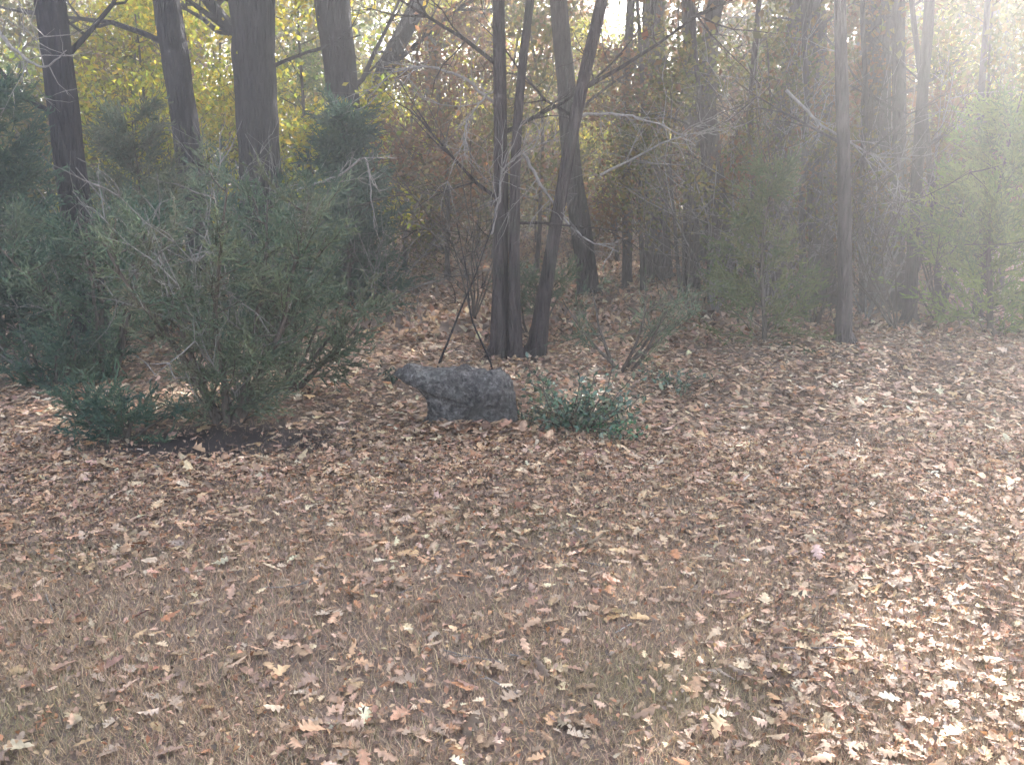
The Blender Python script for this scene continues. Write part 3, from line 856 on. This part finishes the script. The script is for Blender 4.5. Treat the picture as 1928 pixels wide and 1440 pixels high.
lb.add(V.reshape(-1, 3), None, np.stack([i + j, i + (j + 1) % k, i + k + (j + 1) % k, i + k + j], -1).reshape(-1, 4))
o = link('boulder', lb.mesh('boulder', stone_mat(), True))
o.location = tuple(lg)
tag(o, 'mottled blue-grey wedge-shaped boulder with a pointed left end, half buried in leaves', 'boulder')

# ------------------------------------------------------------------ fallen leaves
LIT = [(0.46, 0.335, 0.265), (0.37, 0.255, 0.20), (0.56, 0.44, 0.36), (0.23, 0.15, 0.12), (0.48, 0.33, 0.225), (0.36, 0.19, 0.115), (0.64, 0.55, 0.46), (0.10, 0.068, 0.056)]
LITW = [3, 2.6, 2.6, 1.8, 2, .6, .9, 1.3]


def oak_shape(rg, lobes=4, simple=False):
    """outline of half a lobed leaf, midrib along +x from 0 to 1"""
    xs, ws = [0.0], [0.012]
    if simple:
        lobes = 3
    for q in range(lobes):
        x = 0.16 + 0.74 * q / (lobes - 1)
        w = (0.15, 0.27, 0.30, 0.18)[min(q, 3)] * rg.uniform(0.8, 1.2)
        if simple:
            w = (0.20, 0.30, 0.22)[q] * rg.uniform(0.75, 1.25)
            xs += [x - 0.09, x + 0.03]; ws += [w * 0.5, w]
            continue
        xs += [x - 0.075, x - 0.02, x + 0.045]; ws += [w * 0.42, w * 0.92, w]
    xs.append(1.0); ws.append(0.0)
    return np.array(xs), np.array(ws)


def oak_leaf(rg, simple=False):
    xs, wl_ = oak_shape(rg, simple=simple)
    _, wr_ = oak_shape(rg, simple=simple)
    n = len(xs)
    bend, fold, tw = rg.uniform(-0.4, 0.5), rg.uniform(0.03, 0.45), rg.normal() * 0.4
    fat = rg.uniform(0.65, 1.25)
    wl_, wr_ = wl_ * fat, wr_ * fat
    mid = np.stack([xs - 0.5, np.zeros(n), bend * 0.35 * ((xs - 0.5) ** 2)], 1)

    def side(w, sg):
        curl = fold * w + 0.9 * rg.uniform(0, 1) * w ** 2 + tw * (xs - .5) * w * sg
        return mid + np.stack([w * 0.18, sg * w, curl], 1)
    L, R = side(wl_, 1), side(wr_, -1)
    V = np.concatenate([mid, L, R])
    f = []
    for i in range(n - 1):
        f += [(i, i + 1, n + i + 1), (i, n + i + 1, n + i), (i, 2 * n + i + 1, i + 1), (i, 2 * n + i, 2 * n + i + 1)]
    V[:, 2] -= V[:, 2].min()
    return V, np.array(f)


rg = np.random.default_rng(900)
shapes = [oak_leaf(rg) for _ in range(14)]
simple_shapes = [oak_leaf(rg, True) for _ in range(14)]


def density(px, py):
    return 1.0


# batch of lobed leaves for the near and middle ground
def scatter_litter(N, xr, yr, prob, seed, name, label, size, poly, lift=None, pal=None):
    rg = np.random.default_rng(seed)
    x, y = rg.uniform(*xr, N), rg.uniform(*yr, N)
    keep = (abs(x) < 0.66 * y + 0.6) & (rg.uniform(size=N) < prob(x, y))
    x, y = x[keep], y[keep]
    N = len(x)
    col = (palette(LIT, N, rg, 0.22, LITW) if pal is None else palette(pal, N, rg, 0.2)) * np.array((1.07, 1.0, 0.87))
    patch = np.sin(x * 2.1 + 1.7 * np.sin(y * 1.3)) * np.sin(y * 1.9 + x)
    col = col * (1 + 0.12 * patch[:, None]) * np.array((1.0, 1.0, 1.0))
    z = hgt(x, y)
    if lift is not None:
        z = z + lift(x, y) * rg.uniform(0.5, 1.0, N)
    b = Buf()
    if poly:
        shp = shapes if poly == 1 else simple_shapes
        which = rg.integers(0, len(shp), N)
        for w in range(len(shp)):
            V, f = shp[w]
            idx = np.where(which == w)[0]
            m = len(idx)
            if not m:
                continue
            a = rg.uniform(0, 2 * PI, m)
            s = size * np.clip(np.exp(rg.normal(size=m) * 0.33), .4, 1.7)
            tilt = rg.normal(size=m) * 0.2
            tilt2 = rg.normal(size=m) * 0.2
            flip = np.where(rg.uniform(size=m) < 0.4, -1.0, 1.0)
            vx, vy, vz = V[:, 0][None, :], V[:, 1][None, :], (V[:, 2][None, :] * flip[:, None])
            vz = vz + vx * tilt[:, None] + vy * tilt2[:, None]
            vz = vz - vz.min(1, keepdims=True)
            px_ = (vx * np.cos(a)[:, None] - vy * np.sin(a)[:, None]) * s[:, None] + x[idx][:, None]
            py_ = (vx * np.sin(a)[:, None] + vy * np.cos(a)[:, None]) * s[:, None] + y[idx][:, None]
            pz_ = vz * s[:, None] + z[idx][:, None] + rg.uniform(0.002, 0.03, m)[:, None]
            F = (f[None] + (np.arange(m) * len(V))[:, None, None]).reshape(-1, 3)
            b.add(np.stack([px_, py_, pz_], -1).reshape(-1, 3), F, None, np.repeat(np.clip(col[idx], 0, .8), len(V), 0))
    else:
        C = np.stack([x, y, z + rg.uniform(0.01, 0.06, N)], 1)
        leaves(b, C, size * rg.uniform(0.6, 1.3, N), np.clip(col, 0, .8), rg, 0.6, 0.3, flat=0.72)
    o = link(name, b.mesh(name, M_LIT), kind='stuff')
    tag(o, label, 'leaves')
    return o


def prob_near(x, y):
    base = np.clip((y - 2.7) / 1.7, 0.22, 1.0)
    right = np.clip((x / y - 0.22) * 3.0, 0, 0.6)
    patch = 0.55 + 0.45 * np.sin(x * 2.7 + 1.3 * np.sin(y * 2.0)) * np.sin(y * 2.3 + 0.8 * x)
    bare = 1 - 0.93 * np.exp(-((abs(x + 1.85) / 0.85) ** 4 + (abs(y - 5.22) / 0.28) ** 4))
    bare2 = 1 - 0.8 * np.exp(-(((x - 2.2) / 0.8) ** 2 + ((y - 5.35) / 0.22) ** 2))
    return np.clip((base + right) * (0.55 + 0.6 * patch), 0, 1) * bare * bare2


scatter_litter(24000, (-4, 4), (2.0, 5.4), prob_near, 910, 'leaf_litter', 'small brown oak leaves scattered over the foreground lawn', 0.049, True)
scatter_litter(58000, (-6.3, 6.3), (4.6, 9.0), prob_near, 912, 'leaf_litter', 'brown oak leaf litter covering the clearing round the grey boulder', 0.051, 2)
pile = lambda x, y: 0.075 * np.exp(-((abs(x - lg[0] - 0.03) / 0.36) ** 4 + ((y - lg[1] + 0.2) / 0.13) ** 2))
scatter_litter(2600, (lg[0] - .5, lg[0] + .5), (lg[1] - .55, lg[1] - .05), lambda x, y: np.clip(pile(x, y) * 13, 0, 1), 914, 'leaf_pile', 'brown leaves drifted against the front of the grey boulder', 0.065, 2, lift=pile)
scatter_litter(80000, (-4, 4), (2.0, 5.4), lambda x, y: (0.18 + 0.6 * prob_near(x, y)) * (1 - 0.85 * np.exp(-((abs(x + 1.85) / 0.85) ** 4 + (abs(y - 5.22) / 0.28) ** 4))), 913, 'leaf_crumbs', 'broken brown leaf bits among the foreground grass', 0.022, False, pal=LIT[:2] + LIT[3:6] + LIT[7:] + [(0.42, 0.33, 0.26)])
scatter_litter(95000, (-17, 17), (8.6, 25), lambda x, y: np.clip(0.98 - (y - 16) * .04, .3, .95), 911, 'leaf_litter', 'brown leaf litter carpeting the floor of the wood behind', 0.10, False)

# three hundred nearest leaves as things of their own
rg = np.random.default_rng(930)
palnames = [('pale tan', (0.45, 0.345, 0.265)), ('pinkish brown', (0.36, 0.25, 0.20)), ('light brown', (0.38, 0.27, 0.18)), ('rusty brown', (0.30, 0.15, 0.08)), ('bleached cream', (0.52, 0.43, 0.34))]
leaf_meshes = {}
for ci, (cn, c) in enumerate(palnames):
    for w in range(7):
        V, f = shapes[(w * 2 + ci) % len(shapes)]
        b = Buf()
        b.add(V, f, None, np.tile(np.array(c) * rg.uniform(.85, 1.1), (len(V), 1)))
        leaf_meshes[ci, w] = b.mesh('fallen_leaf', M_LIT)
known = [(560, 1418, 0), (480, 1283, 1), (425, 1268, 2), (330, 1235, 1), (245, 1266, 4), (40, 1290, 2), (50, 1190, 2), (1065, 1365, 4), (858, 1252, 1), (825, 1385, 0), (578, 1370, 0), (208, 1368, 4),
         (1430, 1255, 0), (415, 1355, 2), (895, 1355, 4), (1350, 1300, 1), (1750, 1365, 4), (1640, 1230, 4), (1695, 1245, 4), (1480, 1340, 1), (1045, 1135, 0), (920, 1120, 1), (590, 955, 4), (690, 1100, 1)]
spots = [(px, py, c, 1.12) for px, py, c in known]
while len(spots) < 300:
    py = 1440 - 470 * rg.beta(1.0, 1.3)
    px = rg.uniform(-10, 1940)
    if px < 1350 and rg.uniform() < 0.35:
        continue
    spots.append((px, py, int(rg.choice(5, p=[.27, .27, .22, .1, .14])), rg.uniform(.6, 1.1)))
zone = lambda px: 'left' if px < 640 else ('middle' if px < 1290 else 'right')
for q, (px, py, c, s) in enumerate(spots):
    g = gpt(px, py)
    o = link('fallen_leaf', leaf_meshes[c, q % 7])
    g[2] += 0.012
    o.location = tuple(g)
    o.rotation_euler = (rg.normal() * .14, rg.normal() * .14, rg.uniform(0, 2 * PI))
    s *= 0.074 * rg.uniform(.75, 1.15)
    o.scale = (s, s, s)
    cn = palnames[c][0]
    tag(o, f'{cn} fallen oak leaf lying on the {zone(px)} foreground lawn', 'leaf', f'{cn} oak leaves on the {zone(px)} foreground')

tw = np.random.default_rng(940)
for q in range(16):
    px, py = tw.uniform(60, 1880), tw.uniform(880, 1420)
    g = gpt(px, py)
    b = Buf()
    ln, a = tw.uniform(.08, .28), tw.uniform(0, 2 * PI)
    P = wander((0, 0, 0), (math.cos(a), math.sin(a), 0), ln, 8, .12, tw)
    P[:, 2] = .012 + abs(P[:, 2]) * .3
    tube(b, P, np.linspace(.0035, .0015, 8), 5)
    tube(b, wander(P[4], (math.cos(a + .7), math.sin(a + .7), .1), ln * .3, 5, .1, tw), np.linspace(.002, .001, 5), 4)
    o = link('fallen_twig', b.mesh('fallen_twig', M_TWIG, True))
    o.location = tuple(g)
    tag(o, f'thin grey fallen twig lying on the {zone(px)} foreground lawn', 'twig', f'fallen twigs on the {zone(px)} foreground')

# ------------------------------------------------------------------ dormant grass
rg = np.random.default_rng(950)
N = 300000
y = 2.0 + 5.2 * rg.beta(1.0, 1.7, N)
x = rg.uniform(-1, 1, N) * (0.64 * y + 0.25)
clump = 0.5 + 0.5 * np.sin(x * 3.1 + 1.9 * np.sin(y * 2.2 + .5)) * np.sin(y * 3.3 + x * 1.2)
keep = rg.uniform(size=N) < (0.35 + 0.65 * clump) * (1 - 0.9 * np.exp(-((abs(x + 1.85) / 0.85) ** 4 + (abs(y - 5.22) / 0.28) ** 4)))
x, y = x[keep], y[keep]
N = len(x)
GR = [(0.50, 0.395, 0.32), (0.40, 0.31, 0.25), (0.58, 0.48, 0.39), (0.26, 0.20, 0.165), (0.25, 0.25, 0.15)]
col = palette(GR, N, rg, 0.2, [3, 3, 2, 2, .9]) * np.array((1.07, 1.0, 0.87))
green = np.clip(np.sin(x * 1.7 + 2 * np.sin(y * 1.1)) * np.sin(y * 2.9 + 1.3 * x) - 0.55, 0, 1)[:, None] * 0.9
col = col * (1 - green) + green * np.array((0.25, 0.27, 0.14))
a = rg.uniform(0, 2 * PI, N)
ln = rg.uniform(0.02, 0.065, N)
lie = rg.beta(2, 1.6, N) * 1.35 + 0.1
base = np.stack([x, y, hgt(x, y) - 0.003], 1)
dirh = np.stack([np.cos(a), np.sin(a), np.zeros(N)], 1)
sd = np.stack([-np.sin(a), np.cos(a), np.zeros(N)], 1) * 0.0016
tipd = dirh * np.sin(lie)[:, None] + np.array((0, 0, 1)) * np.cos(lie)[:, None]
tip = base + tipd * ln[:, None]
V = np.stack([base - sd, base + sd, tip], 1).reshape(-1, 3)
gbuf = Buf()
gbuf.add(V, np.arange(N)[:, None] * 3 + np.array([[0, 1, 2]]), None, np.repeat(col, 3, 0))
o = link('dormant_grass', gbuf.mesh('dormant_grass', M_GRASS), kind='stuff')
tag(o, 'short dormant brown lawn grass in the foreground', 'grass')

# ------------------------------------------------------------------ sunlit haze, added to stand in for the veil of lens glare
m, n, l = new_mat('added_glare_haze')
pv = n.new('ShaderNodeVolumePrincipled')
pv.inputs['Color'].default_value = (0.95, 0.94, 0.945, 1)
pv.inputs['Density'].default_value = 0.0175
pv.inputs['Anisotropy'].default_value = 0.66
oo = n.new('ShaderNodeOutputMaterial')
l.new(pv.outputs[0], oo.inputs['Volume'])
hb = Buf()
lo, hi = np.array((-60, -12, -2.0)), np.array((60, 60, 17.0))
c = np.array([[(lo, hi)[i][0], (lo, hi)[j][1], (lo, hi)[k][2]] for i in (0, 1) for j in (0, 1) for k in (0, 1)])
hb.add(c, None, [(0, 1, 3, 2), (4, 6, 7, 5), (0, 4, 5, 1), (2, 3, 7, 6), (0, 2, 6, 4), (1, 5, 7, 3)])
o = link('haze', hb.mesh('haze', m), kind='stuff')
o['label'] = 'thin sunlit haze added in the wood for the veil of glare'
